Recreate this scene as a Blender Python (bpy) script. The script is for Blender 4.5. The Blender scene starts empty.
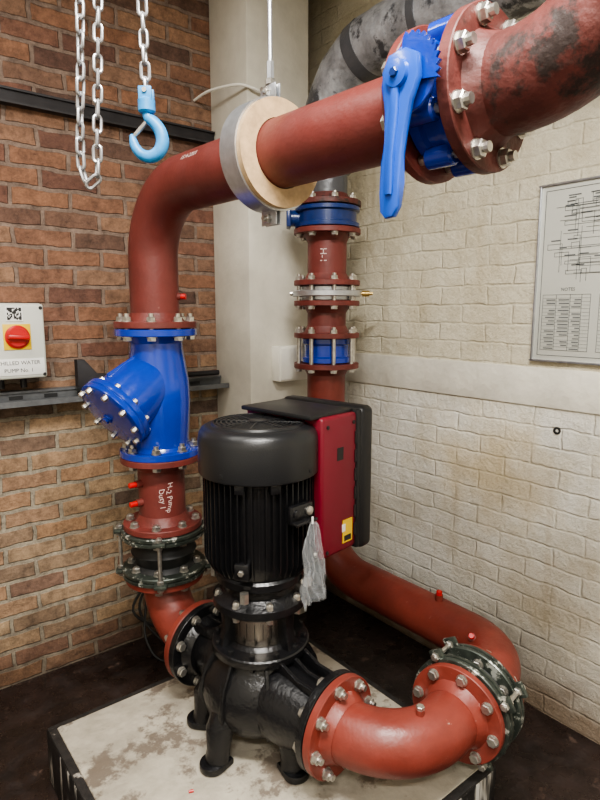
import bpy, bmesh, math, random
from mathutils import Vector, Matrix
random.seed(7)
V = Vector
ZV = V((0,0,1))

# ------------------------------------------------------------------ materials
def newmat(name):
    m = bpy.data.materials.new(name); m.use_nodes = True
    nt = m.node_tree
    return m, nt, nt.nodes['Principled BSDF']

def mat(name, base, rough=0.5, metal=0.0, var=0.0, vscale=6.0, bump=0.0, bscale=60.0,
        spots=None, coat=0.0, rvar=0.0):
    m, nt, b = newmat(name)
    b.inputs['Base Color'].default_value = (*base, 1)
    b.inputs['Roughness'].default_value = rough
    b.inputs['Metallic'].default_value = metal
    if coat:
        b.inputs['Coat Weight'].default_value = coat
        b.inputs['Coat Roughness'].default_value = 0.12
    geo = nt.nodes.new('ShaderNodeNewGeometry')
    col = None
    if var > 0:
        n = nt.nodes.new('ShaderNodeTexNoise'); n.inputs['Scale'].default_value = vscale
        n.inputs['Detail'].default_value = 6; n.inputs['Roughness'].default_value = 0.65
        nt.links.new(geo.outputs['Position'], n.inputs['Vector'])
        r = nt.nodes.new('ShaderNodeValToRGB')
        r.color_ramp.elements[0].position = 0.3; r.color_ramp.elements[1].position = 0.7
        r.color_ramp.elements[0].color = (*[c*(1-var) for c in base], 1)
        r.color_ramp.elements[1].color = (*[min(1, c*(1+var)) for c in base], 1)
        nt.links.new(n.outputs['Fac'], r.inputs['Fac'])
        col = r.outputs['Color']
    if spots:
        scol, sscale, thr = spots
        n2 = nt.nodes.new('ShaderNodeTexNoise'); n2.inputs['Scale'].default_value = sscale
        n2.inputs['Detail'].default_value = 8; n2.inputs['Roughness'].default_value = 0.7
        nt.links.new(geo.outputs['Position'], n2.inputs['Vector'])
        r2 = nt.nodes.new('ShaderNodeValToRGB')
        r2.color_ramp.elements[0].position = thr; r2.color_ramp.elements[1].position = thr+0.06
        nt.links.new(n2.outputs['Fac'], r2.inputs['Fac'])
        mx = nt.nodes.new('ShaderNodeMix'); mx.data_type = 'RGBA'
        nt.links.new(r2.outputs['Color'], mx.inputs[0])
        if col: nt.links.new(col, mx.inputs[6])
        else: mx.inputs[6].default_value = (*base, 1)
        mx.inputs[7].default_value = (*scol, 1)
        col = mx.outputs[2]
    if col: nt.links.new(col, b.inputs['Base Color'])
    if rvar > 0:
        n3 = nt.nodes.new('ShaderNodeTexNoise'); n3.inputs['Scale'].default_value = 14
        n3.inputs['Detail'].default_value = 5
        nt.links.new(geo.outputs['Position'], n3.inputs['Vector'])
        mr = nt.nodes.new('ShaderNodeMapRange')
        mr.inputs[1].default_value=.35; mr.inputs[2].default_value=.65
        mr.inputs[3].default_value = max(0.05, rough-rvar); mr.inputs[4].default_value = rough+rvar
        nt.links.new(n3.outputs['Fac'], mr.inputs[0]); nt.links.new(mr.outputs[0], b.inputs['Roughness'])
    if bump > 0:
        n4 = nt.nodes.new('ShaderNodeTexNoise'); n4.inputs['Scale'].default_value = bscale
        n4.inputs['Detail'].default_value = 5
        nt.links.new(geo.outputs['Position'], n4.inputs['Vector'])
        bp = nt.nodes.new('ShaderNodeBump'); bp.inputs['Strength'].default_value = bump
        bp.inputs['Distance'].default_value = 0.01
        nt.links.new(n4.outputs['Fac'], bp.inputs['Height']); nt.links.new(bp.outputs[0], b.inputs['Normal'])
    return m

RED   = mat('red_oxide_paint', (0.140, 0.031, 0.026), 0.46, var=0.25, vscale=5, bump=0.10, bscale=90, spots=((0.26,0.12,0.10), 38, 0.68), rvar=0.08)
REDF  = mat('red_oxide_flange', (0.145, 0.032, 0.026), 0.48, var=0.3, vscale=12, bump=0.12, bscale=90)
REDL  = mat('red_oxide_low_pipe', (0.185, 0.036, 0.025), 0.44, var=0.28, vscale=5, bump=0.10, bscale=80, spots=((0.42,0.28,0.24), 30, 0.67), rvar=0.08)
REDD  = mat('weathered_red_pipe', (0.110, 0.028, 0.023), 0.52, var=0.4, vscale=9, bump=0.35, bscale=40, spots=((0.026,0.015,0.013), 7, 0.51))
PLUG  = mat('red_plastic_plug', (0.5, 0.012, 0.012), 0.35)
BLUE  = mat('blue_enamel', (0.005, 0.036, 0.34), 0.22, var=0.12, vscale=8, bump=0.1, bscale=45, coat=0.5)
BLUEH = mat('blue_handle_enamel', (0.011, 0.080, 0.46), 0.28, bump=0.05, bscale=60, coat=0.4)
BLUEK = mat('hook_blue', (0.035, 0.25, 0.55), 0.4, var=0.2, vscale=40)
BLUED = mat('dark_blue_enamel', (0.006, 0.026, 0.13), 0.3, var=0.25, vscale=14, coat=0.3)
ZINC  = mat('zinc_plated', (0.52, 0.50, 0.46), 0.32, 0.9, var=0.25, vscale=60)
GALV  = mat('galvanised_steel', (0.55, 0.57, 0.60), 0.36, 0.85, var=0.15, vscale=30)
BRASS = mat('brass', (0.6, 0.42, 0.15), 0.3, 0.9)
CHAIN = mat('chain_steel', (0.42, 0.42, 0.43), 0.38, 0.85, var=0.25, vscale=30)
BLACK = mat('black_gloss_paint', (0.009, 0.009, 0.010), 0.25, var=0.2, vscale=12, bump=0.1, bscale=70)
CAST  = mat('black_cast_iron_paint', (0.008, 0.008, 0.009), 0.27, bump=0.25, bscale=80)
FAN   = mat('fan_cover_black', (0.015, 0.0155, 0.017), 0.33, bump=0.08, bscale=250)
RUB   = mat('black_rubber', (0.012,0.012,0.012), 0.6)
PLATE = mat('dark_green_plate', (0.055, 0.065, 0.055), 0.38, 0.5, var=0.5, vscale=25, spots=((0.55,0.56,0.5), 26, 0.56))
STEEL = mat('stainless_steel', (0.62, 0.58, 0.52), 0.22, 1.0)
MAROON= mat('maroon_enclosure', (0.165, 0.007, 0.020), 0.38, var=0.08)
BPL   = mat('black_plastic', (0.012, 0.012, 0.013), 0.42)
INSUL = mat('silver_black_foil_lagging', (0.30, 0.305, 0.32), 0.36, 0.25, var=0.45, vscale=12, bump=1.0, bscale=18, spots=((0.07,0.072,0.08), 7, 0.53))
TAPE  = mat('insulation_tape', (0.09, 0.092, 0.10), 0.35, 0.2, bump=.4, bscale=30)
WOOD  = mat('wood_ring', (0.50, 0.35, 0.20), 0.6, var=0.22, vscale=35, bump=0.1)
WHITE = mat('white_label', (0.78, 0.78, 0.75), 0.5)
CHALK = mat('chalk_marker', (0.60, 0.47, 0.44), 0.8)
INK   = mat('black_ink', (0.02, 0.02, 0.02), 0.6)
GINK  = mat('grey_ink', (0.13, 0.14, 0.14), 0.7)
YEL   = mat('yellow_plastic', (0.75, 0.50, 0.02), 0.4)
REDK  = mat('red_switch', (0.50, 0.02, 0.02), 0.35)
GREYB = mat('grey_switch_box', (0.60, 0.61, 0.55), 0.45)
TRAY  = mat('tray_grey', (0.14, 0.145, 0.15), 0.5, 0.3, var=0.3, vscale=14)
TRAYD = mat('tray_dark', (0.022, 0.020, 0.022), 0.6, 0.0, var=0.4, vscale=12)
PVC   = mat('white_trunking', (0.80, 0.78, 0.70), 0.45, var=0.06)
PAPER = mat('schematic_paper', (0.58, 0.585, 0.53), 0.25, var=0.04, vscale=3)
GRIT  = mat('grit', (.28,.25,.2), .8)

def brick_mat(name, axis, msize, bumpd, painted=False):
    m, nt, b = newmat(name)
    N, L = nt.nodes.new, nt.links.new
    def math_(op,a,bb=None,cc=None):
        n=N('ShaderNodeMath'); n.operation=op
        for i,x in enumerate((a,bb,cc)):
            if x is None: continue
            if isinstance(x,(int,float)): n.inputs[i].default_value=x
            else: L(x,n.inputs[i])
        return n.outputs[0]
    geo = N('ShaderNodeNewGeometry'); sep = N('ShaderNodeSeparateXYZ'); L(geo.outputs['Position'], sep.inputs[0])
    com = N('ShaderNodeCombineXYZ')
    L(sep.outputs[axis], com.inputs[0]); L(sep.outputs[2], com.inputs[1])
    wn = N('ShaderNodeTexNoise'); wn.inputs['Scale'].default_value = 11; wn.inputs['Detail'].default_value=4; L(geo.outputs['Position'], wn.inputs['Vector'])
    ws = N('ShaderNodeVectorMath'); ws.operation='SUBTRACT'; L(wn.outputs['Color'], ws.inputs[0]); ws.inputs[1].default_value=(.5,.5,.5)
    wm = N('ShaderNodeVectorMath'); wm.operation='SCALE'; L(ws.outputs[0], wm.inputs[0]); wm.inputs['Scale'].default_value=0.024
    wa = N('ShaderNodeVectorMath'); wa.operation='ADD'; L(com.outputs[0], wa.inputs[0]); L(wm.outputs[0], wa.inputs[1])
    BW = .225; RH=.075
    br = N('ShaderNodeTexBrick'); L(wa.outputs[0], br.inputs['Vector'])
    br.inputs['Scale'].default_value = 1.0
    br.inputs['Brick Width'].default_value = BW; br.inputs['Row Height'].default_value = RH
    br.inputs['Mortar Size'].default_value = msize; br.inputs['Mortar Smooth'].default_value = 0.35 if not painted else .9
    s2 = N('ShaderNodeSeparateXYZ'); L(wa.outputs[0], s2.inputs[0])
    row = math_('FLOOR', math_('DIVIDE', s2.outputs[1], RH))
    even = math_('SUBTRACT', 1.0, math_('MODULO', row, 2.0))
    colm = math_('FLOOR', math_('MULTIPLY_ADD', even, .5, math_('DIVIDE', s2.outputs[0], BW)))
    cid = N('ShaderNodeCombineXYZ'); L(colm, cid.inputs[0]); L(row, cid.inputs[1])
    wh = N('ShaderNodeTexWhiteNoise'); wh.noise_dimensions='2D'; L(cid.outputs[0], wh.inputs['Vector'])
    rp = N('ShaderNodeValToRGB'); rp.color_ramp.interpolation='LINEAR'
    if painted: cols=[(0,(.79,.77,.70)),(1,(.75,.73,.655))]; mortar=(.74,.72,.645)
    else: cols=[(0,(.44,.27,.16)),(.2,(.36,.225,.145)),(.4,(.50,.36,.225)),(.5,(.20,.13,.10)),(.6,(.33,.19,.13)),(.72,(.43,.30,.19)),(.86,(.17,.12,.095)),(1,(.47,.33,.21))]; mortar=(.38,.335,.265)
    el=rp.color_ramp.elements
    el[0].position=cols[0][0]; el[0].color=(*cols[0][1],1); el[1].position=1; el[1].color=(*cols[-1][1],1)
    for p_,c_ in cols[1:-1]:
        x=el.new(p_); x.color=(*c_,1)
    L(wh.outputs['Value'], rp.inputs['Fac'])
    mm = N('ShaderNodeMix'); mm.data_type='RGBA'; L(br.outputs['Fac'], mm.inputs[0]); L(rp.outputs['Color'], mm.inputs[6]); mm.inputs[7].default_value=(*mortar,1)
    n = N('ShaderNodeTexNoise'); n.inputs['Scale'].default_value = 26 if not painted else 4.0
    n.inputs['Detail'].default_value = 9; n.inputs['Roughness'].default_value=.75; L(geo.outputs['Position'], n.inputs['Vector'])
    r = N('ShaderNodeValToRGB'); e = r.color_ramp.elements
    if painted:
        e[0].position=.30; e[0].color=(.77,.73,.65,1); e[1].position=.56; e[1].color=(1,1,1,1)
    else:
        e[0].position=.30; e[0].color=(.38,.37,.37,1); e[1].position=.72; e[1].color=(1.35,1.33,1.28,1)
    L(n.outputs['Fac'], r.inputs['Fac'])
    mul = N('ShaderNodeMix'); mul.data_type='RGBA'; mul.blend_type='MULTIPLY'; mul.inputs[0].default_value=1
    L(mm.outputs[2], mul.inputs[6]); L(r.outputs['Color'], mul.inputs[7])
    col = mul.outputs[2]
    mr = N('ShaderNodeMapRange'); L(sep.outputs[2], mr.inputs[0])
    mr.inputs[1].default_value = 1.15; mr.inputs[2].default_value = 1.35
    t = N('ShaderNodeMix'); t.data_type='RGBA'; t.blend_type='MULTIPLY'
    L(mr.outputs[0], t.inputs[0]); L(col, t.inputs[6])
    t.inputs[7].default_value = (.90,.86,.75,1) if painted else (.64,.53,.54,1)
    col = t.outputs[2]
    nn = N('ShaderNodeTexNoise'); nn.inputs['Scale'].default_value=6; nn.inputs['Detail'].default_value=7; L(geo.outputs['Position'], nn.inputs['Vector'])
    def stain(col, fac, c):
        st = N('ShaderNodeMix'); st.data_type='RGBA'; st.blend_type='MULTIPLY'; L(fac, st.inputs[0]); L(col, st.inputs[6]); st.inputs[7].default_value=(*c,1)
        return st.outputs[2]
    if painted:
        for (cy,cz,sy,sz,amt,c) in ((1.30,.92,2.4,3.4,.70,(.84,.70,.46)),(.62,.62,3,2.2,.5,(.75,.64,.48)),(1.9,2.35,1.6,1.8,.45,(.70,.63,.52)),(1.0,.42,2.0,3.3,.6,(.64,.55,.43)),(.5,2.6,1.4,1.6,.4,(.72,.64,.52))):
            ds = N('ShaderNodeVectorMath'); ds.operation='SUBTRACT'; L(geo.outputs['Position'], ds.inputs[0]); ds.inputs[1].default_value=(2.015,cy,cz)
            sc = N('ShaderNodeVectorMath'); sc.operation='MULTIPLY'; L(ds.outputs[0], sc.inputs[0]); sc.inputs[1].default_value=(0,sy,sz)
            ln = N('ShaderNodeVectorMath'); ln.operation='LENGTH'; L(sc.outputs[0], ln.inputs[0])
            a = math_('MULTIPLY_ADD', nn.outputs['Fac'], 1.8, ln.outputs['Value'])
            m2 = N('ShaderNodeMapRange'); L(a, m2.inputs[0]); m2.inputs[1].default_value=1.0; m2.inputs[2].default_value=1.9
            m2.inputs[3].default_value=amt; m2.inputs[4].default_value=0
            col = stain(col, m2.outputs[0], c)
        mp = N('ShaderNodeMapping'); L(geo.outputs['Position'], mp.inputs[0]); mp.inputs['Scale'].default_value=(1,14,1.2)
        gn = N('ShaderNodeTexNoise'); gn.inputs['Scale'].default_value=1; gn.inputs['Detail'].default_value=6; L(mp.outputs[0], gn.inputs['Vector'])
        g2 = N('ShaderNodeMapRange'); L(gn.outputs['Fac'], g2.inputs[0]); g2.inputs[1].default_value=.55; g2.inputs[2].default_value=.78; g2.inputs[3].default_value=0; g2.inputs[4].default_value=.45
        col = stain(col, g2.outputs[0], (.68,.60,.49))
        # small chips and scuffs
        cn = N('ShaderNodeTexNoise'); cn.inputs['Scale'].default_value=22; cn.inputs['Detail'].default_value=8; cn.inputs['Roughness'].default_value=.7; L(geo.outputs['Position'], cn.inputs['Vector'])
        c2 = N('ShaderNodeMapRange'); L(cn.outputs['Fac'], c2.inputs[0]); c2.inputs[1].default_value=.66; c2.inputs[2].default_value=.72; c2.inputs[3].default_value=0; c2.inputs[4].default_value=.7
        col = stain(col, c2.outputs[0], (.62,.54,.44))
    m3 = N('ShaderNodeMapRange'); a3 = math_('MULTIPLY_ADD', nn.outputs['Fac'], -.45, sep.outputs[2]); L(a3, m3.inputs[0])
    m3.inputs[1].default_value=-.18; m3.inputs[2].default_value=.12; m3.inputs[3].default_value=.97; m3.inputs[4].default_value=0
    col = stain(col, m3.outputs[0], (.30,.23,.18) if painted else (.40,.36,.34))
    L(col, b.inputs['Base Color'])
    b.inputs['Roughness'].default_value = .55 if painted else .85
    fn = N('ShaderNodeTexNoise'); fn.inputs['Scale'].default_value=30 if painted else 70; fn.inputs['Detail'].default_value=9; fn.inputs['Roughness'].default_value=.7; L(geo.outputs['Position'], fn.inputs['Vector'])
    mk = br.outputs['Fac']
    if painted:   # paint fills some of the joints
        pm = N('ShaderNodeMapRange'); L(nn.outputs['Fac'], pm.inputs[0]); pm.inputs[1].default_value=.35; pm.inputs[2].default_value=.6; pm.inputs[3].default_value=.25; pm.inputs[4].default_value=1.1
        mk = math_('MULTIPLY', mk, pm.outputs[0])
    h = math_('ADD', math_('MULTIPLY', mk, -1.0), math_('MULTIPLY', fn.outputs['Fac'], 3.0 if painted else 1.0))
    bp = N('ShaderNodeBump'); bp.inputs['Strength'].default_value=.9; bp.inputs['Distance'].default_value=bumpd
    L(h, bp.inputs['Height']); L(bp.outputs[0], b.inputs['Normal'])
    return m

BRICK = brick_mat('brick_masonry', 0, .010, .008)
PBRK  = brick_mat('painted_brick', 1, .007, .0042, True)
PAINT = mat('cream_wall_paint', (.60,.57,.49), .6, var=.16, vscale=3, bump=.25, bscale=25)
BAND  = mat('painted_render', (.71,.68,.59), .6, var=.12, vscale=5, bump=.45, bscale=25)
CEIL  = mat('ceiling_paint', (.55,.53,.48), .8, var=.1)
FLOOR = mat('dirty_floor', (.022,.014,.012), .36, var=.7, vscale=5, bump=.7, bscale=16, spots=((.085,.055,.043), 9, .60), rvar=.26)

def plinth_mats():
    top = mat('plinth_concrete', (.38,.345,.28), .60, var=.28, vscale=7, bump=.35, bscale=40, spots=((.17,.14,.11), 6, .53), rvar=.15)
    m, nt, b = newmat('plinth_black_side'); N, L = nt.nodes.new, nt.links.new
    geo = N('ShaderNodeNewGeometry'); mp = N('ShaderNodeMapping'); L(geo.outputs['Position'], mp.inputs[0]); mp.inputs['Scale'].default_value=(28,28,3)
    n = N('ShaderNodeTexNoise'); n.inputs['Scale'].default_value=1; n.inputs['Detail'].default_value=4; L(mp.outputs[0], n.inputs['Vector'])
    r = N('ShaderNodeValToRGB'); r.color_ramp.elements[0].position=.58; r.color_ramp.elements[0].color=(.015,.014,.014,1)
    r.color_ramp.elements[1].position=.66; r.color_ramp.elements[1].color=(.5,.48,.44,1)
    L(n.outputs['Fac'], r.inputs['Fac']); L(r.outputs['Color'], b.inputs['Base Color']); b.inputs['Roughness'].default_value=.5
    return top, m
PTOP, PSIDE = plinth_mats()
PRIM = mat('plinth_rim', (.022,.02,.019), .6, var=.4, vscale=20, bump=.3, spots=((.35,.32,.28), 14, .62))

def bag_mat():
    m, nt, b = newmat('clear_polythene'); N, L = nt.nodes.new, nt.links.new
    b.inputs['Base Color'].default_value=(.72,.76,.80,1); b.inputs['Roughness'].default_value=.08
    tr = N('ShaderNodeBsdfTransparent'); mx = N('ShaderNodeMixShader')
    lw = N('ShaderNodeLayerWeight'); lw.inputs[0].default_value=.35
    mr = N('ShaderNodeMapRange'); L(lw.outputs['Facing'], mr.inputs[0]); mr.inputs[3].default_value=.07; mr.inputs[4].default_value=.50
    L(mr.outputs[0], mx.inputs[0])
    out = [x for x in nt.nodes if x.type=='OUTPUT_MATERIAL'][0]
    L(tr.outputs[0], mx.inputs[1]); L(b.outputs[0], mx.inputs[2]); L(mx.outputs[0], out.inputs['Surface'])
    return m
BAG = bag_mat()
def emis(name, col, s):
    m, nt, b = newmat(name); b.inputs['Emission Color'].default_value=(*col,1); b.inputs['Emission Strength'].default_value=s; return m
TUBE = emis('lamp_diffuser', (1,.97,.93), 3.0)

# ------------------------------------------------------------------ mesh builder
def frame(ax):
    ax = ax.normalized()
    h = ZV if abs(ax.z) < .9 else V((0,1,0))
    u = ax.cross(h).normalized(); v = ax.cross(u).normalized()
    return ax, u, v

class B:
    def __init__(s): s.v=[]; s.f=[]; s.m=[]; s.mats=[]
    def mi(s,m):
        if m not in s.mats: s.mats.append(m)
        return s.mats.index(m)
    def raw(s, vs, fs, m):
        o=len(s.v); k=s.mi(m)
        s.v += [tuple(p) for p in vs]
        for f in fs: s.f.append([i+o for i in f]); s.m.append(k)
    def loft(s, rings, m, cap=True, closed=False):
        n=len(rings[0]); vs=[p for r in rings for p in r]; fs=[]
        R=len(rings)
        for i in range(R if closed else R-1):
            a=i*n; b=((i+1)%R)*n
            for j in range(n):
                k=(j+1)%n; fs.append([a+j,a+k,b+k,b+j])
        if cap and not closed:
            fs.append(list(range(n))[::-1]); fs.append([ (R-1)*n+j for j in range(n)])
        s.raw(vs,fs,m)
    def lathe(s, o, ax, prof, m, seg=40, cap=True, closed=False):
        ax,u,v=frame(V(ax)); o=V(o); rings=[]
        for r,h in prof:
            r=max(r,.0004)
            rings.append([o+ax*h+(u*math.cos(t)+v*math.sin(t))*r for t in [2*math.pi*j/seg for j in range(seg)]])
        s.loft(rings,m,cap,closed)
    def cyl(s, p0, p1, r, m, seg=24, bev=0, r2=None):
        p0=V(p0);p1=V(p1);L=(p1-p0).length; r2=r if r2 is None else r2
        if bev: s.lathe(p0,p1-p0,[(r-bev,0),(r,bev),(r2,L-bev),(r2-bev,L)],m,seg)
        else: s.lathe(p0,p1-p0,[(r,0),(r2,L)],m,seg)
    def sweep(s, pts, r, m, seg=32, cap=True, flat=None, up=None):
        pts=[V(p) for p in pts]; n=len(pts); rings=[]
        rr = r if isinstance(r,(list,tuple)) else [r]*n
        T=[(pts[min(i+1,n-1)]-pts[max(i-1,0)]).normalized() for i in range(n)]
        if up is not None:
            u=(V(up)-T[0]*V(up).dot(T[0])).normalized()
        else: _,u,_=frame(T[0])
        for i in range(n):
            u=(u-T[i]*u.dot(T[i])).normalized(); v=T[i].cross(u)
            fl = flat if flat else 1
            rings.append([pts[i]+(u*math.cos(t)*fl+v*math.sin(t))*rr[i] for t in [2*math.pi*j/seg for j in range(seg)]])
        s.loft(rings,m,cap)
    def box(s, c, size, m, R=None, bev=0, bs=2):
        bm=bmesh.new(); bmesh.ops.create_cube(bm,size=1)
        for w in bm.verts: w.co=V((w.co.x*size[0],w.co.y*size[1],w.co.z*size[2]))
        if bev: bmesh.ops.bevel(bm,geom=bm.edges[:],offset=bev,segments=bs,affect='EDGES',profile=.5)
        s._bm(bm,c,m,R)
    def _bm(s,bm,c,m,R=None):
        M=R if R else Matrix.Identity(3); c=V(c)
        bm.verts.index_update()
        s.raw([c+M@w.co for w in bm.verts],[[w.index for w in f.verts] for f in bm.faces],m); bm.free()
    def prism(s, out, o, u, v, n, th, m, bev=0):
        u=V(u).normalized();v=V(v).normalized();n=V(n).normalized()
        bm=bmesh.new(); vs=[bm.verts.new((a,b,0)) for a,b in out]
        f=bm.faces.new(vs); r=bmesh.ops.extrude_face_region(bm,geom=[f])
        for w in [g for g in r['geom'] if isinstance(g,bmesh.types.BMVert)]: w.co.z+=th
        if bev:
            ed=[e for e in bm.edges if abs(e.verts[0].co.z-e.verts[1].co.z)<1e-6]
            bmesh.ops.bevel(bm,geom=ed,offset=bev,segments=2,affect='EDGES',profile=.5)
        R=Matrix((u,v,n)).transposed()
        s._bm(bm,o,m,R)
    def hexn(s,p,ax,r,h,m=None):
        m=m or ZINC; s.lathe(p,ax,[(r,0),(r,h*.85),(r*.85,h)],m,6)
    def bolts(s,c,ax,z0,z1,pcd,n=8,r=.0155,ph=.5,stick=.010,m=None,shank=True):
        m=m or ZINC
        ax,u,v=frame(V(ax)); c=V(c)
        for i in range(n):
            t=2*math.pi*(i+ph)/n; p=c+(u*math.cos(t)+v*math.sin(t))*pcd
            s.lathe(p+ax*z0,-ax,[(r*1.15,0),(r*1.15,.003)],m,14)
            s.hexn(p+ax*(z0-.003),-ax,r,.012,m)
            s.lathe(p+ax*z1,ax,[(r*1.15,0),(r*1.15,.003)],m,14)
            s.hexn(p+ax*(z1+.003),ax,r,.014,m)
            s.cyl(p+ax*(z1+.012),p+ax*(z1+.018+stick),r*.58,m,10)
            if shank: s.cyl(p+ax*z0,p+ax*z1,r*.58,m,10)
    def flange(s,c,ax,z0,th=.022,r=.1425,m=None,hub=0,bore=.084,seg=56):
        m=m or REDF; ax=V(ax).normalized(); c=V(c)
        s.lathe(c+ax*z0,ax,[(r-.002,0),(r,.002),(r,th-.002),(r-.002,th)],m,seg)
        if hub>0: s.lathe(c+ax*(z0+th),ax,[(bore+.018,0),(bore+.012,.008),(bore+.001,.03)],m,40)
        if hub<0: s.lathe(c+ax*z0,-ax,[(bore+.018,0),(bore+.012,.008),(bore+.001,.03)],m,40)
    def obj(s,name,parent=None,angle=35):
        me=bpy.data.meshes.new(name)
        lo=V([min(p[i] for p in s.v) for i in range(3)]); hi=V([max(p[i] for p in s.v) for i in range(3)])
        c=(lo+hi)/2
        me.from_pydata([V(p)-c for p in s.v],[],s.f)
        for m in s.mats: me.materials.append(m)
        me.polygons.foreach_set('material_index',s.m)
        bm=bmesh.new(); bm.from_mesh(me); bmesh.ops.recalc_face_normals(bm,faces=bm.faces[:]); bm.to_mesh(me); bm.free()
        me.polygons.foreach_set('use_smooth',[True]*len(me.polygons))
        me.set_sharp_from_angle(angle=math.radians(angle)); me.update()
        o=bpy.data.objects.new(name,me); bpy.context.collection.objects.link(o); o.location=c
        if parent:
            o.parent=parent; o.matrix_parent_inverse=Matrix.Translation(parent.location).inverted()
        return o
def empty(name,loc):
    e=bpy.data.objects.new(name,None); e.location=loc; e.empty_display_size=.1; bpy.context.collection.objects.link(e); return e

def fillet(pts,R,n=14):
    pts=[V(p) for p in pts]; out=[pts[0]]
    Rs = R if isinstance(R,(list,tuple)) else [R]*(len(pts)-2)
    for i in range(1,len(pts)-1):
        a=(pts[i-1]-pts[i]).normalized(); b=(pts[i+1]-pts[i]).normalized()
        ang=a.angle(b); d=Rs[i-1]/math.tan(ang/2)
        p0=pts[i]+a*d; p1=pts[i]+b*d
        cen=pts[i]+(a+b).normalized()*(Rs[i-1]/math.sin(ang/2))
        w0=p0-cen; w1=p1-cen; th=w0.angle(w1); axr=w0.cross(w1).normalized()
        for k in range(n+1):
            out.append(cen+Matrix.Rotation(th*k/n,3,axr)@w0)
    out.append(pts[-1]); return out

def catm(pts,n=4):
    out=[]; P_=[pts[0]]+list(pts)+[pts[-1]]
    for i in range(1,len(P_)-2):
        p0,p1,p2,p3=[V(x) for x in P_[i-1:i+3]]
        for k in range(n):
            t=k/n; out.append(.5*((2*p1)+(p2-p0)*t+(2*p0-5*p1+4*p2-p3)*t*t+(3*p1-p0-3*p2+p3)*t**3))
    out.append(V(pts[-1])); return out

def text_geo(B_, txt, size, m, place, sp=1.0):
    cu=bpy.data.curves.new('t','FONT'); cu.body=txt; cu.size=size; cu.align_x='CENTER'; cu.align_y='CENTER'; cu.space_character=sp; cu.resolution_u=2
    o=bpy.data.objects.new('t',cu); bpy.context.collection.objects.link(o)
    dg=bpy.context.evaluated_depsgraph_get(); dg.update()
    me=bpy.data.meshes.new_from_object(o.evaluated_get(dg))
    B_.raw([place(w.co.x,w.co.y) for w in me.vertices],[list(p.vertices) for p in me.polygons],m)
    bpy.data.objects.remove(o); bpy.data.meshes.remove(me); bpy.data.curves.remove(cu)

# ------------------------------------------------------------------ room shell
XR, YB, ZC = 2.015, 2.48, 3.1
XL, YF = -1.8, -2.2
def wall(name,c,size,m):
    b=B(); b.box(c,size,m); return b.obj(name)
wall('floor',((XL+XR)/2,(YF+YB)/2,-.05),(XR-XL+.2,YB-YF+.2,.1),FLOOR)
wall('ceiling',((XL+XR)/2,(YF+YB)/2,ZC+.05),(XR-XL+.2,YB-YF+.2,.1),CEIL)
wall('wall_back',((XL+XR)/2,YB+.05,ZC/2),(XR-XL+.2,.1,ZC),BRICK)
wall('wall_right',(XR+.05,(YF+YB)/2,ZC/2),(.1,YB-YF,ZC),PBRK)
wall('wall_left',(XL-.05,(YF+YB)/2,ZC/2),(.1,YB-YF,ZC),PAINT)
wall('wall_front',((XL+XR)/2,YF-.05,ZC/2),(XR-XL+.2,.1,ZC),PAINT)
b=B(); b.box((1.6125,(2.175+YB)/2,ZC/2),(.335,YB-2.175,ZC),PAINT,bev=.006); b.obj('wall_pillar')
b=B(); b.box((XR-.002,(YF+YB)/2,1.272),(.014,YB-YF-.01,.145),BAND,bev=.005); b.obj('trim_1')
b=B(); b.box((1.655,2.143,1.31),(.19,.063,.16),PVC,bev=.004); b.box((1.655,2.109,1.31),(.175,.006,.145),PVC,bev=.002)
b.obj('electrical_trunking_box')
b=B(); b.lathe((XR+.002,1.03,1.12),(-1,0,0),[(.014,0),(.014,.006),(.007,.006),(.006,.001)],INK,16); b.obj('wall_plug_hole')

# ------------------------------------------------------------------ plinth
b=B()
px0,px1,py0,py1=.413,1.43,.845,1.86
b.box(((px0+px1)/2,(py0+py1)/2,.095),(px1-px0,py1-py0,.19),PSIDE,bev=.006)
b.box(((px0+px1)/2,(py0+py1)/2,.186),(px1-px0-.004,py1-py0-.004,.020),PRIM,bev=.004)
b.box(((px0+px1)/2,(py0+py1)/2,.188),(px1-px0-.055,py1-py0-.055,.024),PTOP,bev=.003)
b.obj('concrete_plinth')
b=B()
for (x,y,z,w) in [(.62,1.02,.2003,.05),(.52,1.2,.2003,.02),(.70,.93,.2003,.03),(1.1,1.72,.2003,.03),(.60,1.55,.2003,.015)]:
    pts=[(w*(.6+.4*random.random())*math.cos(t*.7),.5*w*(.6+.4*random.random())*math.sin(t*.7)) for t in range(9)]
    b.prism(pts,(x,y,z),(1,0,0),(0,1,0),(0,0,1),.0015,GRIT)
b.cyl((.655,1.33,.2045),(.668,1.325,.2045),.004,PLUG,10)
b.obj('mortar_debris')

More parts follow.
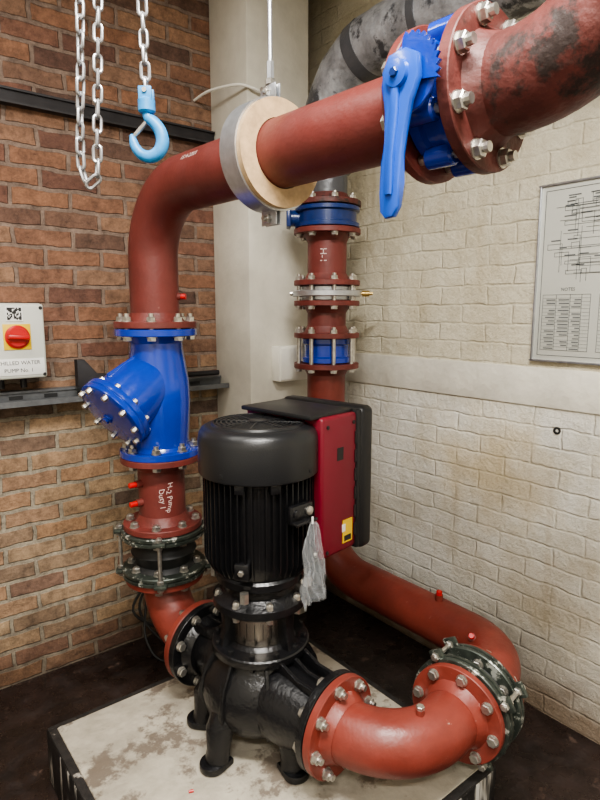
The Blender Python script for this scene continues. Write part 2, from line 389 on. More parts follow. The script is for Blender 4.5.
# ------------------------------------------------------------------ pump
PH=math.radians(9)
d=V((-math.sin(PH),math.cos(PH),0)); e=V((math.cos(PH),math.sin(PH),0))
C=V((.955,1.40,0)); ZP=.39
def P(a,bb,z): return C+e*a+d*bb+ZV*z
RM=Matrix((e,d,ZV)).transposed()
pump=empty('inline_pump',C+ZV*.2)
b=B()
b.lathe(C,ZV,[(.05,.268),(.10,.272),(.145,.292),(.178,.335),(.187,.38),(.178,.43),(.152,.475),(.130,.50),(.128,.515)],CAST,48)
for sgn in (-1,1):
    ax=d*sgn
    path=[C+ZV*ZP+e*(.02*sgn)+ax*t+ZV*dz for t,dz in [(.05,.0),(.12,-.002),(.18,-.004),(.23,-.002),(.29,0)]]
    b.sweep(path,[.118,.117,.112,.100,.090],CAST,36)
    fc=C+ZV*ZP+ax*.278
    b.flange(fc,ax,0,.024,.1425,CAST,hub=-1,bore=.09)
    for off in (-.05,0,.05):
        b.prism([(.10,.09),(.275,.075),(.275,.11),(.20,.115),(.13,.145)],C+ZV*ZP+e*(off-.006),ax,ZV,e,.012,CAST,bev=.003)
    b.prism([(.10,-.09),(.275,-.08),(.275,-.11),(.2,-.125),(.12,-.14)],C+ZV*ZP-e*.006,ax,ZV,e,.012,CAST,bev=.003)
for a in range(8):
    t=2*math.pi*a/8+.3
    dr=V((math.cos(t),math.sin(t),0)); tn=V((-math.sin(t),math.cos(t),0))
    b.prism([(.11,.47),(.125,.515),(.145,.515),(.180,.45),(.200,.37),(.17,.30)],C-tn*.006,dr,ZV,tn,.012,CAST,bev=.003)
for rx,ry in [(-.125,.15),(-.180,-.03),(-.02,-.190),(.165,-.04),(.12,.15)]:
    dr=V((rx,ry,0)); L=dr.length; dr.normalize()
    path=[C+dr*(L-.11)+ZV*.38,C+dr*(L-.05)+ZV*.360,C+dr*(L-.008)+ZV*.31,C+dr*(L-.002)+ZV*.25,C+dr*(L+.004)+ZV*.209]
    b.sweep(path,[.052,.052,.043,.035,.040],CAST,18)
    tn=V((-dr.y,dr.x,0))
    out=[(-.03,-.036),(.02,-.040)]+[(.02+.040*math.sin(q),-.040*math.cos(q)) for q in [math.pi*k/10 for k in range(1,10)]]+[(.02,.040),(-.03,.036)]
    b.prism(out,C+dr*(L)+ZV*.2025,dr,tn,ZV,.022,CAST,bev=.004)
    b.lathe(C+dr*(L+.036)+ZV*.2230,ZV,[(.014,0),(.014,.004),(.009,.004),(.008,.0)],BLACK,16)
b.obj('volute_casing',pump)
b=B()
b.lathe(C,ZV,[(.135,.512),(.150,.515),(.152,.518),(.152,.538),(.148,.542),(.11,.545),(.10,.556)],CAST,48)
b.bolts(C,ZV,.518,.540,.136,12,.009,stick=.0,shank=False,m=BLACK)
for a in (168,282,348,102):
    t=math.radians(a); dr=V((math.cos(t),math.sin(t),0)); tn=V((-dr.y,dr.x,0))
    b.prism([(.085,.54),(.135,.54),(.122,.60),(.125,.655),(.095,.67),(.085,.65)],C-tn*.020,dr,ZV,tn,.040,CAST,bev=.006)
b.lathe(C,ZV,[(.10,.655),(.140,.662),(.146,.668),(.146,.69),(.13,.70),(.112,.715),(.11,.735),(.13,.745)],CAST,48)
b.bolts(C,ZV,.664,.692,.130,8,.011,stick=.003,shank=False)
b.obj('motor_stool',pump)
b=B()
b.lathe(C,ZV,[(.094,.555),(.0955,.557),(.0955,.650),(.094,.652)],STEEL,48)
for k in range(24):
    t=2*math.pi*k/24; dr=V((math.cos(t),math.sin(t),0)); tn=V((-dr.y,dr.x,0))
    b.box(C+dr*.0957+ZV*.603,(.0012,.002,.050),BLACK,Matrix((dr,tn,ZV)).transposed())
b.obj('coupling_guard',pump)
b=B()
b.lathe(C,ZV,[(.128,.742),(.135,.748),(.135,.768),(.128,.775),(.140,.80),(.150,.83),(.150,1.11)],BLACK,56)
for k in range(52):
    t=2*math.pi*k/52; dr=V((math.cos(t),math.sin(t),0)); tn=V((-dr.y,dr.x,0))
    if abs((dr).dot(e)-1)<.10: continue
    b.prism([(.135,.79),(.150,.79),(.168,.825),(.168,1.10),(.14,1.10)],C-tn*.0018,dr,ZV,tn,.0036,BLACK)
for a in (-52,-142,-232,-322):
    t=math.radians(a); dr=V((math.cos(t),math.sin(t),0)); tn=V((-dr.y,dr.x,0)); R=Matrix((dr,tn,ZV)).transposed()
    b.box(C+dr*.155+ZV*.825,(.035,.045,.05),BLACK,R,bev=.006)
    b.hexn(C+dr*.1725+ZV*.825,dr,.009,.008,ZINC)
    b.lathe(C+dr*.150+ZV*.755,-ZV,[(.014,0),(.014,.030),(.010,.032)],ZINC,6)
for t0 in (-1.9,-2.5):
    dr=V((math.cos(t0),math.sin(t0),0)); tn=V((-dr.y,dr.x,0)); R=Matrix((dr,tn,ZV)).transposed()
    b.box(C+dr*.162+ZV*1.07,(.02,.03,.04),BLACK,R,bev=.004)
q=V((.12,-.99,0)).normalized(); qt=V((-q.y,q.x,0)); R=Matrix((q,qt,ZV)).transposed()
b.box(C+q*.175+ZV*.985,(.02,.085,.055),BLACK,R,bev=.005)
b.box(C+q*.19+qt*.0+ZV*.965,(.03,.085,.010),BLACK,R,bev=.003)
for off in (-.025,.025):
    b.lathe(C+q*.185+qt*off+ZV*.99,q,[(.013,0),(.013,.006),(.006,.008)],ZINC if off>0 else BLACK,14)
b.obj('motor_body',pump)
b=B()
b.lathe(C,ZV,[(.168,1.075),(.1785,1.080),(.180,1.085),(.180,1.178),(.177,1.197),(.168,1.212),(.155,1.219),(.140,1.221),(.137,1.227),(.132,1.228),(.13,1.222),(.02,1.222)],FAN,64)
for rr in (.035,.05,.065,.08,.095,.11,.123):
    b.lathe(C,ZV,[(rr-.0025,1.222),(rr-.0025,1.2265),(rr+.0025,1.2265),(rr+.0025,1.222)],FAN,48,closed=True)
for k in range(8):
    t=2*math.pi*k/8; dr=V((math.cos(t),math.sin(t),0)); tn=V((-dr.y,dr.x,0)); R=Matrix((dr,tn,ZV)).transposed()
    b.box(C+dr*.075+ZV*1.225,(.11,.006,.006),FAN,R,bev=.001)
b.lathe(C,ZV,[(.03,1.222),(.03,1.229),(.026,1.231)],FAN,32)
for k in range(4):
    t=math.radians(20+90*k); dr=V((math.cos(t),math.sin(t),0))
    b.lathe(C+dr*.179+ZV*1.10,dr,[(.006,0),(.006,.003)],BPL,12)
b.obj('fan_cover',pump)
b=B()
b.box(P(.185,0,1.02),(.17,.33,.44),MAROON,RM,bev=.012,bs=3)
b.box(P(.275,0,1.02),(.02,.345,.455),BPL,RM,bev=.008)
b.box(P(.310,0,1.02),(.065,.36,.47),BPL,RM,bev=.022,bs=4)
b.box(P(.165,0,1.243),(.20,.30,.014),BPL,RM,bev=.004)
for z in (.86,.92,.98,1.04,1.10,1.16):
    b.box(P(.262,-.166,z),(.010,.004,.04),BPL,RM)
for a,z in ((.125,.82),(.125,1.21),(.25,1.21)):
    b.lathe(P(a,-.165,z),-d,[(.006,0),(.006,.003)],BPL,12)
b.box(P(.225,-.1655,.865),(.048,.0015,.075),YEL,RM)
b.box(P(.225,-.1665,.842),(.034,.001,.018),INK,RM)
b.box(P(.205,-.1665,.878),(.016,.001,.024),WHITE,RM)
b.box(P(.185,-.1655,1.12),(.03,.001,.04),BPL,RM)
b.cyl(P(.11,-.13,.99),P(.11,-.13,.80),.012,BPL,16)
b.obj('drive_enclosure',pump)

# plastic bag (thin crumpled film hanging from the lifting lug)
b=B()
rows,cols=24,24
top=C+q*.212+qt*.012+ZV*.965
rnd=[[random.uniform(-1,1) for _ in range(cols+1)] for _ in range(rows)]
for side in (0,1):
    grid=[]
    for i in range(rows):
        s=i/(rows-1); hw=.010+.036*min(1,s*1.9)**.7+.004*math.sin(9*s)
        for j in range(cols+1):
            u=j/cols*2-1
            crease=.008*math.sin(5*u+5*s+2*side)+.006*math.sin(11*u-13*s+2*side)+.004*rnd[i][j]
            dep=(.004+.014*math.sin(math.pi*min(1,s)))*(1 if side else -1)*(1-u*u)
            grid.append(top-ZV*(.240*s+.012*s*u*u+.004*rnd[i][j])+qt*(hw*u+.004*math.sin(14*s+side)+.010*s)+q*(crease*s**.4*(1-u*u*.5)+dep))
    fs=[[i*(cols+1)+j,i*(cols+1)+j+1,(i+1)*(cols+1)+j+1,(i+1)*(cols+1)+j] for i in range(rows-1) for j in range(cols)]
    b.raw(grid,fs,BAG)
b.cyl(top+ZV*.015,top-ZV*.005,.003,WHITE,10)
b.obj('plastic_bag',angle=18)

# ------------------------------------------------------------------ discharge pipework
VX=C+d*.53; VX=V((VX.x+.010,VX.y+.004,0))
def Rz(z): return VX+ZV*z
GA=math.radians(4); g=V((math.sin(GA),-math.cos(GA),0)); nrm=V((-math.cos(GA),-math.sin(GA),0))
ZH=1.947; A=Rz(ZH)
dp=empty('discharge_pipe',Rz(1.7))
b=B()
fo=C+ZV*ZP+d*.302
b.flange(fo,d,.003,.024,m=REDL,hub=1)
b.sweep(fillet([fo+d*.03,Rz(ZP),Rz(.575)],.17),.084,REDL,40)
b.flange(Rz(0),ZV,.560,.022,m=REDL,hub=-1)
b.bolts(fo,d,-.026,.027,.12,8,ph=.5)
b.obj('outlet_elbow',dp)
b=B()
b.flange(Rz(0),ZV,.765,.022,hub=1)
b.cyl(Rz(.78),Rz(1.03),.084,RED,40)
b.flange(Rz(0),ZV,1.014,.022,hub=-1)
for z,sd in ((.94,-1),(.87,-1)):
    dr=V((-.95,-.1,0)).normalized()
    b.cyl(Rz(z)+dr*.075,Rz(z)+dr*.105,.014,REDF,16); b.cyl(Rz(z)+dr*.10,Rz(z)+dr*.130,.010,PLUG,14,bev=.002)
def wrapv(z0,ang0,rr):
    def f(x,y):
        t=ang0+y/rr; return VX+V((math.cos(t+.04*math.sin(x*90)),math.sin(t+.04*math.sin(x*90)),0))*rr+ZV*(z0-x+.12*y)
    return f
cam_dir=math.atan2(-VX.y,-VX.x)
text_geo(b,'H-2 Pump\nDuty 1',.027,CHALK,wrapv(.890,cam_dir+.15,.0848))
b.obj('spool_pipe',dp)
b=B()
b.flange(Rz(0),ZV,1.492,.022,hub=1)
b.sweep(fillet([Rz(1.51),A,A+g*1.14],.225,18),.084,RED,48)
b.flange(A,g,1.128,.022,hub=-1)
sd=V((.72,-.70,0)).normalized()
b.cyl(Rz(1.60)+sd*.075,Rz(1.60)+sd*.095,.013,RED,14); b.cyl(Rz(1.60)+sd*.09,Rz(1.60)+sd*.112,.010,PLUG,14)
def wraph(s0,ang0,rr):
    def f(x,y):
        t=ang0+y/rr; return A+g*(s0+x)+(nrm*math.cos(t)+ZV*math.sin(t))*rr
    return f
text_geo(b,'15H-2001',.022,CHALK,wraph(.36,.55,.0848))
b.obj('overhead_run',dp)
b=B()
b.flange(A,g,1.246,.024,m=REDD,hub=1)
b.sweep(fillet([A+g*1.26,A+g*1.54,A+g*1.54+ZV*(ZC-ZH-.01)],.23,18),.086,REDD,48)
b.obj('rising_elbow',dp)

# butterfly valve with lever
b=B()
vc=A+g*1.198
b.lathe(vc,g,[(.108,-.045),(.114,-.041),(.114,-.02),(.106,-.015),(.106,.015),(.114,.02),(.114,.041),(.108,.045)],BLUE,48)
for k in range(8):
    t=2*math.pi*(k+.5)/8; _,u_,v_=frame(g); p=vc+(u_*math.cos(t)+v_*math.sin(t))*.118
    b.cyl(p-g*.03,p+g*.03,.021,BLUE,18,bev=.004)
    b.cyl(p-g*.047,p+g*.047,.0095,ZINC,10)
b.bolts(vc,g,-.070,.072,.120,8,.0165,ph=.5,shank=False)
b.cyl(vc+nrm*.10,vc+nrm*.15,.026,BLUE,24,bev=.004)
pl=[(.058*math.cos(math.radians(a)),.058*math.sin(math.radians(a))) for a in range(0,360,24)]
b.prism(pl,vc+nrm*.148,-g,ZV,nrm,.008,BLUE,bev=.002)
quad=[]
for k in range(22):
    a=math.radians(95-k*5.2); rr=.072 if k%2 else .064
    quad.append((-rr*math.cos(a),rr*math.sin(a)))
quad+= [(-.02,-.01),(.01,.02)]
b.prism(quad,vc+nrm*.158,-g,ZV,nrm,.006,BLUE)
b.cyl(vc+nrm*.15,vc+nrm*.186,.014,BLUEH,16)
lo=vc+nrm*.166
lever=[(-.012,.040),(.022,.036),(.036,.012),(.034,-.02),(.029,-.055),(.029,-.10),(.033,-.14),(.038,-.19),(.035,-.222),(.024,-.234),(.006,-.232),(-.006,-.215),(-.008,-.175),(-.010,-.13),(-.016,-.09),(-.026,-.045),(-.042,-.01),(-.038,.025)]
b.prism(lever,lo,-g,ZV,nrm,.016,BLUEH,bev=.005)
rib=[(-.006,.0),(.010,.0),(.012,-.06),(.018,-.13),(.020,-.195),(.006,-.195),(.002,-.13),(-.004,-.06)]
b.prism(rib,lo+nrm*.014,-g,ZV,nrm,.009,BLUEH,bev=.004)
b.lathe(lo+nrm*.014,nrm,[(.024,0),(.022,.010),(.010,.012)],BLUEH,24)
b.hexn(lo+nrm*.026,nrm,.008,.006,BLUED)
b.obj('butterfly_valve')

# timber pipe clamp
b=B()
cc=A+g*.612
RC=Matrix((nrm,g,ZV)).transposed()
b.lathe(cc,g,[(.086,0),(.133,0),(.133,.076),(.086,.076)],WOOD,56,closed=True)
b.lathe(cc,g,[(.1335,-.004),(.1385,-.004),(.1385,.060),(.1335,.060)],GALV,56,closed=True)
for sg in (1,-1):
    b.box(cc+g*.030+ZV*sg*.155+nrm*.007,(.004,.060,.036),GALV,RC,bev=.001)
    b.box(cc+g*.030+ZV*sg*.155-nrm*.007,(.004,.060,.036),GALV,RC,bev=.001)
    b.hexn(cc+g*.030+ZV*sg*.157+nrm*.009,nrm,.012,.010); b.hexn(cc+g*.030+ZV*sg*.157-nrm*.009,-nrm,.012,.010)
    b.cyl(cc+g*.030+ZV*sg*.157+nrm*.03,cc+g*.030+ZV*sg*.157-nrm*.03,.006,ZINC,10)
b.cyl(cc+g*.030+ZV*.157,V((cc.x,cc.y,ZC-.002))+g*.030,.006,GALV,12)
b.hexn(cc+g*.030+ZV*.175,ZV,.014,.014); b.cyl(cc+g*.030+ZV*.19,cc+g*.030+ZV*.23,.010,GALV,6)
b.obj('pipe_clamp')

# Y strainer
b=B()
S0,S1=1.036,1.490
b.flange(Rz(0),ZV,S0+.001,.024,.1425,BLUE,hub=1,bore=.092)
b.flange(Rz(0),ZV,S1-.025,.024,.1425,BLUE,hub=-1,bore=.088)
b.lathe(Rz(0),ZV,[(.100,S0+.02),(.104,S0+.06),(.108,S0+.12),(.112,S0+.20),(.110,S0+.27),(.100,S0+.33),(.092,S0+.38),(.090,S1-.02)],BLUE,48)
br=V((-.80,-.16,-.56)).normalized()
bo=Rz(1.335)
b.lathe(bo,br,[(.07,-.03),(.092,.02),(.106,.08),(.110,.13),(.112,.18),(.113,.205)],BLUE,48)
b.lathe(bo,br,[(.110,.190),(.130,.193),(.132,.197),(.132,.212),(.129,.215),(.13,.217),(.132,.220),(.132,.234),(.128,.237),(.10,.240),(.06,.246),(.02,.248)],BLUE,48)
b.bolts(bo,br,.194,.236,.118,10,.010,stick=.0,shank=False)
b.lathe(bo+br*.246,br,[(.018,0),(.018,.008),(.012,.010),(.012,.018)],BLUE,6)
rb=br.cross(ZV).normalized()
b.prism([(0,.09),(.05,.02),(.20,-.055),(.20,-.10),(.05,-.06)],Rz(1.30)-rb*.006+V((0,0,.10)),V((br.x,br.y,0)),ZV,rb,.012,BLUE,bev=.003)
b.bolts(Rz(0),ZV,1.014,S0+.026,.120,8,ph=.3)
b.bolts(Rz(0),ZV,S1-.026,1.514,.120,8,ph=.3)
b.obj('y_strainer')

def flex(o,ax,z0,z1):
    b=B(); ax=V(ax).normalized(); o=V(o)
    for a in (z0,z1-.032):
        b.lathe(o+ax*a,ax,[(.150,0),(.153,.003),(.153,.012),(.147,.015),(.147,.018),(.153,.020),(.153,.029),(.150,.032)],PLATE,56)
    mid=(z0+z1)/2
    b.lathe(o,ax,[(.118,z0+.03),(.112,z0+.038),(.100,z0+.046),(.112,mid-.012),(.120,mid),(.112,mid+.012),(.100,z1-.046),(.112,z1-.038),(.118,z1-.03)],RUB,48)
    _,u,v=frame(ax)
    for k in range(4):
        t=math.pi/4+k*math.pi/2+.25; p=o+(u*math.cos(t)+v*math.sin(t))*.150
        dr=(u*math.cos(t)+v*math.sin(t)); R=Matrix((dr,ax.cross(dr),ax)).transposed()
        for a in (z0+.012,z1-.012): b.box(p+ax*a+dr*.004,(.045,.045,.014),PLATE,R,bev=.004)
        b.cyl(p+dr*.008+ax*(z0-.012),p+dr*.008+ax*(z1+.012),.007,ZINC,10)
        for a,s in ((z0+.004,-1),(z1-.004,1),(z0+.02,1),(z1-.02,-1)): b.hexn(p+dr*.008+ax*a,ax*s,.013,.012)
    return b
fx=flex(Rz(0),ZV,.584,.763)
fx.bolts(Rz(0),ZV,.560,.618,.120,8,.015,ph=.2,stick=.002); fx.bolts(Rz(0),ZV,.731,.787,.120,8,.015,ph=.2,stick=.002)
fx.obj('flexible_pipe_connector')

# ------------------------------------------------------------------ suction pipework
sp=empty('suction_pipe',(1.6,1.4,.4))
fi=C+ZV*ZP-d*.302
c1=fi-d*.235
b=B()
b.flange(fi,-d,.003,.024,m=REDL,hub=1)
s1=.275
b.sweep(fillet([fi-d*.03,c1,c1+e*s1],.20,18),.084,REDL,48)
b.flange(c1,e,s1-.012,.022,m=REDL,hub=-1)
b.bolts(fi,-d,-.026,.027,.12,8,ph=.2)
tp=c1+e*.10+d*.02
b.cyl(tp+ZV*.07,tp+ZV*.098,.012,REDL,14)
b.hexn(tp+ZV*.098,ZV,.012,.010)
b.obj('inlet_elbow',sp)
f0=s1+.011; f1=f0+.11
fx=flex(c1,e,f0,f1)
fx.bolts(c1,e,s1-.012,f0+.032,.120,8,.015,ph=.2,stick=.002); fx.bolts(c1,e,f1-.032,f1+.022,.120,8,.015,ph=.2,stick=.002)
fx.obj('flexible_pipe_connector')
b=B()
b.flange(c1,e,f1,.022,m=REDL,hub=1)
ps=c1+e*(f1+.02)
tt=(1.68-c1.x)/e.x; c2=c1+e*tt; SY=1.925
c3=V((1.68,SY,ZP))
b.sweep(fillet([ps,c2,c3,V((1.68,SY,1.31))],[.19,.22],18),.084,REDL,48)
b.cyl((1.68,1.27,ZP+.075),(1.68,1.27,ZP+.104),.015,REDL,14); b.cyl((1.68,1.27,ZP+.10),(1.68,1.27,ZP+.120),.011,PLUG,14,bev=.002)
pd=V((-.55,-.25,.55)).normalized(); pq=V((1.655,1.09,ZP))
b.cyl(pq+pd*.07,pq+pd*.096,.013,REDL,14); b.cyl(pq+pd*.09,pq+pd*.112,.010,PLUG,14,bev=.002)
b.obj('low_level_run',sp)
def Sz(z): return V((1.68,SY,z))
b=B()
b.flange(Sz(0),ZV,1.303,.022,hub=-1)
b.flange(Sz(0),ZV,1.435,.022,hub=1)
b.cyl(Sz(1.45),Sz(1.58),.084,RED,40)
b.flange(Sz(0),ZV,1.572,.022,hub=-1)
b.flange(Sz(0),ZV,1.658,.022,hub=1)
b.cyl(Sz(1.67),Sz(1.89),.084,RED,40)
b.flange(Sz(0),ZV,1.872,.022,hub=-1)
b.flange(Sz(0),ZV,1.985,.022,m=REDD,hub=1)
b.cyl(Sz(2.0),Sz(2.16),.084,TAPE,40)
def wraps(z0,ang0,rr):
    def f(x,y):
        t=ang0+y/rr; return V((1.68,SY,0))+V((math.cos(t),math.sin(t),0))*rr+ZV*(z0-x)
    return f
text_geo(b,'H-1',.04,CHALK,wraps(1.78,math.atan2(-SY,-1.68)-.2,.0848))
b.obj('riser_spools',sp)
b=B()
b.lathe(Sz(0),ZV,[(.100,1.326),(.108,1.330),(.108,1.350),(.098,1.356),(.098,1.405),(.108,1.411),(.108,1.431),(.100,1.434)],BLUE,40)
b.bolts(Sz(0),ZV,1.303,1.457,.124,8,.015,ph=.4,stick=.008)
b.obj('wafer_check_valve')
b=B()
b.lathe(Sz(0),ZV,[(.108,1.595),(.112,1.598),(.112,1.652),(.108,1.656)],GALV,40)
b.bolts(Sz(0),ZV,1.572,1.680,.124,8,.015,ph=.4,stick=.008)
b.lathe(Sz(0),ZV,[(.146,1.612),(.150,1.615),(.150,1.634),(.146,1.637)],GALV,48)
hd=V((.8,-.6,0)); b.cyl(Sz(1.625)+hd*.13,Sz(1.625)+hd*.20,.007,BRASS,10); b.cyl(Sz(1.625)+hd*.155,Sz(1.625)+hd*.185,.013,BRASS,12)
b.cyl(Sz(1.625)-hd*.13,Sz(1.625)-hd*.16,.010,ZINC,10)
b.obj('orifice_plate_assembly')
b=B()
b.lathe(Sz(0),ZV,[(.128,1.895),(.138,1.899),(.138,1.915),(.125,1.920),(.125,1.960),(.138,1.965),(.138,1.980),(.128,1.984)],BLUED,48)
b.bolts(Sz(0),ZV,1.872,2.007,.120,8,.015,ph=.4,stick=.006,shank=False)
b.cyl(Sz(1.94)-hd*.10,Sz(1.94)-hd*.160,.034,BLUED,20,bev=.004); b.box(Sz(1.94)-hd*.165,(.02,.09,.08),BLUED,Matrix((hd,V((.6,.8,0)),ZV)).transposed(),bev=.006)
b.obj('wafer_butterfly_valve')
# insulated continuation
b=B()
path=fillet([Sz(2.12),Sz(2.54),V((1.68,-.4,2.54))],.30,9)
fine=[]
for i in range(len(path)-1):
    a_,b_=path[i],path[i+1]; n=max(1,int((b_-a_).length/.03))
    for k in range(n): fine.append(a_.lerp(b_,k/n))
fine.append(path[-1])
rr=[.112+.002*math.sin(i*2.3) for i in range(len(fine))]; rr[0]=.095
b.sweep(fine,rr,INSUL,36)
for i in range(2,len(fine)-2,9):
    b.sweep([fine[i],fine[i].lerp(fine[i+1],.99)],.1150,TAPE,36,cap=True)
b.cyl(V((1.68,1.1,2.54)),V((1.68,1.1,ZC-.002)),.006,GALV,10)
b.cyl(V((1.68,.1,2.54)),V((1.68,.1,ZC-.002)),.006,GALV,10)
b.obj('insulated_pipe',angle=50)

# ------------------------------------------------------------------ chains & hook
def link(bld,c,ax,s_,m,L,W,w):
    nn=ax.cross(s_); hl=(L-W)/2; rc=W/2-w; rings=[]; pts=[]
    for k in range(7): t=math.pi*k/6; pts.append((math.cos(t)*rc,hl+math.sin(t)*rc))
    for k in range(7): t=math.pi+math.pi*k/6; pts.append((math.cos(t)*rc,-hl+math.sin(t)*rc))
    N_=len(pts)
    for k in range(N_):
        a=V(pts[k-1]);c_=V(pts[(k+1)%N_]);tg=(c_-a).normalized(); out=V((tg.y,-tg.x))
        pc=c+s_*pts[k][0]+ax*pts[k][1]; o3=s_*out.x+ax*out.y
        rings.append([pc+(o3*math.cos(t)+nn*math.sin(t))*w for t in [2*math.pi*j/8 for j in range(8)]])
    bld.loft(rings,m,closed=True)
def chain(bld,pts,m,pitch=.031,L=.044,W=.024,w=.0038,tw=0):
    pts=[V(p) for p in pts]; acc=0; nxt=0; i=0
    for a,b_ in zip(pts[:-1],pts[1:]):
        sl=(b_-a).length
        while nxt<=acc+sl:
            c=a.lerp(b_,(nxt-acc)/sl); ax=(b_-a).normalized()
            u=(V((.7826,-.6225,0))-ax*V((.7826,-.6225,0)).dot(ax)).normalized(); v=ax.cross(u)
            s_=u if i%2 else v; s_=Matrix.Rotation(tw+.25*math.sin(i*1.7),3,ax)@s_
            link(bld,c,ax,s_,m,L,W,w); nxt+=pitch; i+=1
        acc+=sl
CR=V((.7826,-.6225,0)); CF=V((.6225,.7826,0))
hk=V((.556,1.219,1.945))
b=B()
chain(b,[hk+V((0,0,.070)),V((hk.x-.01,hk.y,ZC-.01))],CHAIN)
b.cyl(hk+ZV*.018,hk+ZV*.048,.018,BLUEK,20,bev=.004)
for sg in (-1,1): b.box(hk+ZV*.055+CF*sg*.011,(.028,.006,.028),BLUEK,Matrix((CR,CF,ZV)).transposed(),bev=.002)
b.cyl(hk+ZV*.060-CF*.018,hk+ZV*.060+CF*.018,.005,ZINC,10)
hp=[(0,.024),(.002,.010),(.014,.000),(.026,-.016),(.031,-.038),(.024,-.058),(.006,-.069),(-.014,-.065),(-.027,-.050),(-.032,-.034),(-.034,-.024)]
hs=catm(hp); nh=len(hs); rad=[]
for i in range(nh):
    t=i/(nh-1); rad.append(.009+.005*math.sin(math.pi*min(1,t*1.15)) if t<.87 else .009*(1-(t-.87)/.13*.6))
b.sweep([hk+CR*p.x+ZV*p.y for p in hs],rad,BLUEK,16)
b.sweep([hk+CR*x+ZV*z for x,z in [(.002,.006),(-.014,-.012),(-.030,-.028)]],[.004,.005,.004],ZINC,10)
b.obj('lifting_hook')
b=B()
hc=V((.488,1.337,1.87))
cp=[V((hc.x-.012,hc.y,ZC-.012))-CR*.004, hc+ZV*.6-CR*.012, hc+ZV*.25-CR*.024, hc-CR*.036+ZV*.05, hc-CR*.034-ZV*.015, hc-CR*.018-ZV*.038, hc-CR*.002-ZV*.015, hc+CR*.002+ZV*.05, hc+ZV*.25+CR*.014, hc+ZV*.6+CR*.032, V((hc.x,hc.y,ZC-.012))+CR*.05]
chain(b,catm(cp,5),CHAIN,tw=.4)
b.obj('hoist_chain')

# ------------------------------------------------------------------ left wall equipment
x0,x1=XL+.01,1.440
def channel(b,zc,h,dep,m,yb=YB-.001):
    b.box(((x0+x1)/2,yb-dep/2,zc),(x1-x0,dep,h),m,bev=.002)
    b.box(((x0+x1)/2,yb-dep-.002,zc+h/2-.004),(x1-x0,.012,.008),m); b.box(((x0+x1)/2,yb-dep-.002,zc-h/2+.004),(x1-x0,.012,.008),m)
b=B(); channel(b,2.335,.055,.035,TRAYD); b.obj('strut_channel')
b=B(); channel(b,1.215,.050,.045,TRAY)
b.box(((x0+x1)/2,YB-.085,1.190),(x1-x0,.075,.004),TRAY); b.box(((x0+x1)/2,YB-.122,1.200),(x1-x0,.004,.022),TRAY)
for k in range(24): b.box((x0+.1+k*.13,YB-.047,1.215),(.05,.004,.014),INK)
b.obj('strut_channel')
b=B()
b.prism([(0,0),(.26,0),(.26,.03),(.08,.05),(.03,.11),(0,.11)],(.74,YB-.075,1.246),(1,0,0),ZV,(0,-1,0),.04,TRAYD,bev=.003)
b.cyl((.80,YB-.095,1.262),(1.40,YB-.095,1.262),.012,TRAYD,12)
b.obj('cable_bracket')
b=B(); ix,iw,iy=.510,.225,2.385
b.box((ix,iy+.045,1.437),(iw,.10,.285),GREYB,bev=.008); b.box((ix,iy-.022,1.437),(iw-.006,.045,.279),GREYB,bev=.010,bs=3)
fy=iy-.046
b.box((ix+.01,fy,1.455),(.095,.004,.095),YEL,bev=.001)
b.lathe((ix+.01,fy-.001,1.455),(0,-1,0),[(.043,0),(.043,.006),(.036,.010),(.034,.014)],REDK,36)
b.box((ix+.01,fy-.025,1.455),(.072,.026,.016),REDK,Matrix.Rotation(math.radians(4),3,'Y'),bev=.005)
b.box((ix+.005,fy,1.540),(.058,.002,.054),WHITE)
for i in range(11):
    for j in range(10):
        if random.random()<.5 or (i in(0,1,9,10) and j in (0,1,8,9)): b.box((ix+.005-.0225+i*.0045,fy-.0015,1.520+j*.0045),(.0045,.001,.0045),INK)
b.box((ix,fy,1.343),(.200,.003,.062),WHITE,bev=.001)
pf=lambda zc: (lambda x,y: V((ix+.008+x,fy-.0025,zc+y)))
text_geo(b,'CHILLED WATER',.0200,INK,pf(1.358)); text_geo(b,'PUMP No. 1',.0200,INK,pf(1.330))
for sx in (-1,1):
    for sz in (-1,1): b.lathe((ix+sx*.098,fy+.002,1.437+sz*.125),(0,-1,0),[(.007,0),(.006,.004)],INK,12)
b.cyl((ix-.04,iy+.04,1.295),(ix-.04,iy+.04,1.256),.012,BPL,14); b.cyl((ix+.04,iy+.04,1.295),(ix+.04,iy+.04,1.256),.012,BPL,14)
b.obj('isolator_switch')
b=B()
for k in range(3):
    pts=catm([(1.02+.02*k,2.44,.50-.06*k),(1.01+.01*k,2.40,.34),(.98-.03*k,2.36,.22),(.95+.05*k,2.30,.10),(1.0+.1*k,2.22,.012),(1.2,2.15+.05*k,.012)],6)
    b.sweep(pts,.006,RUB,8)
b.obj('loose_cable')
b=B()
pts=catm([(1.36,2.475,2.49),(1.37,2.36,2.50),(1.41,2.20,2.49),(1.46,2.155,2.475),(1.53,2.16,2.465),(1.56,2.172,2.46)],6); b.sweep(pts,.006,PVC,10)
b.obj('conduit')

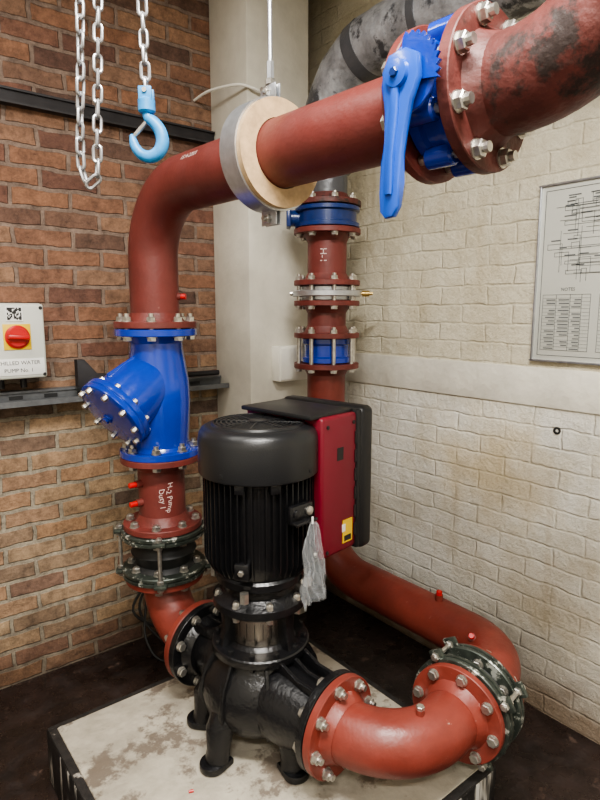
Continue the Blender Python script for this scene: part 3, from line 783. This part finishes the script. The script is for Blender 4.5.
# ------------------------------------------------------------------ schematic board
b=B()
by0,by1,bz0,bz1=.33,1.140,1.372,1.985; bx=XR-.0105
b.box((bx+.004,(by0+by1)/2,(bz0+bz1)/2),(.010,by1-by0,bz1-bz0),PAPER,bev=.001)
fw=.007
for zz in (bz0,bz1): b.box((bx-.001,(by0+by1)/2,zz),(.014,by1-by0+.016,fw),GALV,bev=.001)
for yy in (by0,by1): b.box((bx-.001,yy,(bz0+bz1)/2),(.014,fw,bz1-bz0),GALV,bev=.001)
fxp=bx-.0018
def ln(y0,z0,y1,z1,w=.0013,m=GINK):
    if abs(y1-y0)>abs(z1-z0): b.box((fxp,(y0+y1)/2,(z0+z1)/2),(.0006,abs(y1-y0)+w,w),m)
    else: b.box((fxp,(y0+y1)/2,(z0+z1)/2),(.0006,w,abs(z1-z0)+w),m)
def rect(y0,z0,y1,z1,w=.0013):
    ln(y0,z0,y1,z0,w);ln(y0,z1,y1,z1,w);ln(y0,z0,y0,z1,w);ln(y1,z0,y1,z1,w)
rect(by0+.02,bz0+.02,by1-.02,bz1-.02,.002)
for k in range(60):
    y=by0+.06+random.random()*.68; z=bz1-.07-random.random()*.26
    rect(y,z,y+.015+random.random()*.04,z+.010+random.random()*.022)
    ln(y,z,y+.1*random.random()+.05 if y<by1-.2 else y-.1,z); ln(y,z,y,z-.02-.04*random.random())
    ln(y+.01,z+.03,y+.03+.02*random.random(),z+.03,.004)
for k in range(6):
    z=bz1-.08-k*.045; ln(by0+.05+.02*k,z,by1-.06-.015*k,z)
for k in range(10):
    y=by0+.08+k*.072; ln(y,bz1-.07-.01*k,y,bz1-.30)
for t0 in (by1-.20,by1-.40,by1-.60):
    zt=bz0+.235
    rect(t0,bz0+.04,t0+.17,zt)
    for k in range(16): ln(t0,bz0+.04+k*.0122,t0+.17,bz0+.04+k*.0122,.0008)
    for yy in (.03,.07,.12): ln(t0+yy,bz0+.04,t0+yy,zt)
    for k in range(15):
        for c_ in ((.034,.03),(.075,.038),(.125,.035)):
            if random.random()<.8: ln(t0+c_[0],bz0+.046+k*.0122,t0+c_[0]+c_[1]*random.uniform(.4,1),bz0+.046+k*.0122,.004)
ptx=lambda yc,zc:(lambda x,y: V((fxp-.0006,yc-x,zc+y)))
text_geo(b,'CHILLED WATER SCHEMATIC',.022,GINK,ptx((by0+by1)/2,bz1-.042))
text_geo(b,'NOTES',.016,GINK,ptx(by1-.12,bz1-.36)); text_geo(b,'PUMP 1',.014,GINK,ptx(by1-.25,bz1-.16))
b.obj('schematic_board')

b=B()
pts=catm([(2.003,1.32,2.60),(2.003,1.25,2.40),(2.003,1.12,2.33),(2.003,.95,2.36),(2.003,.70,2.42),(2.003,.3,2.42)],6)
b.sweep([V(p) for p in pts],.007,RUB,8); b.obj('wall_cable')

# ------------------------------------------------------------------ lamps
def lamp(name,x,y,energy,rotz=0):
    b=B(); R=Matrix.Rotation(rotz,3,'Z')
    b.box((x,y,ZC-.03),(1.25,.10,.055),WHITE,R,bev=.006)
    b.box((x,y,ZC-.065),(1.2,.07,.02),TUBE,R,bev=.006)
    o=b.obj(name)
    ld=bpy.data.lights.new(name+'_light','AREA'); ld.shape='RECTANGLE'; ld.size=1.2; ld.size_y=.12; ld.energy=energy; ld.color=(1,.965,.91)
    lo_=bpy.data.objects.new(name+'_light',ld); bpy.context.collection.objects.link(lo_)
    lo_.parent=o; lo_.matrix_parent_inverse=Matrix.Translation(o.location).inverted()
    lo_.location=(x,y,ZC-.08); lo_.rotation_euler=(0,0,rotz)
lamp('fluorescent_lamp',.35,.20,125,math.radians(-38))
lamp('fluorescent_lamp',-.7,-.9,85,math.radians(-38))
lamp('fluorescent_lamp',-.2,1.6,16,math.radians(0))

w=bpy.data.worlds.new('world'); bpy.context.scene.world=w; w.use_nodes=True
w.node_tree.nodes['Background'].inputs[0].default_value=(.9,.95,1,1); w.node_tree.nodes['Background'].inputs[1].default_value=.15
try: bpy.context.scene.view_settings.look='AgX - Medium High Contrast'
except Exception as ex: print('look',ex)

# ------------------------------------------------------------------ camera
cd=bpy.data.cameras.new('camera'); cam=bpy.data.objects.new('camera',cd); bpy.context.collection.objects.link(cam)
cam.location=(0,0,1.55); cam.rotation_euler=(math.radians(90-8.75),0,math.radians(-38.5))
cd.sensor_width=36; cd.sensor_fit='AUTO'; cd.lens=26.0; cd.clip_start=.02
bpy.context.scene.camera=cam
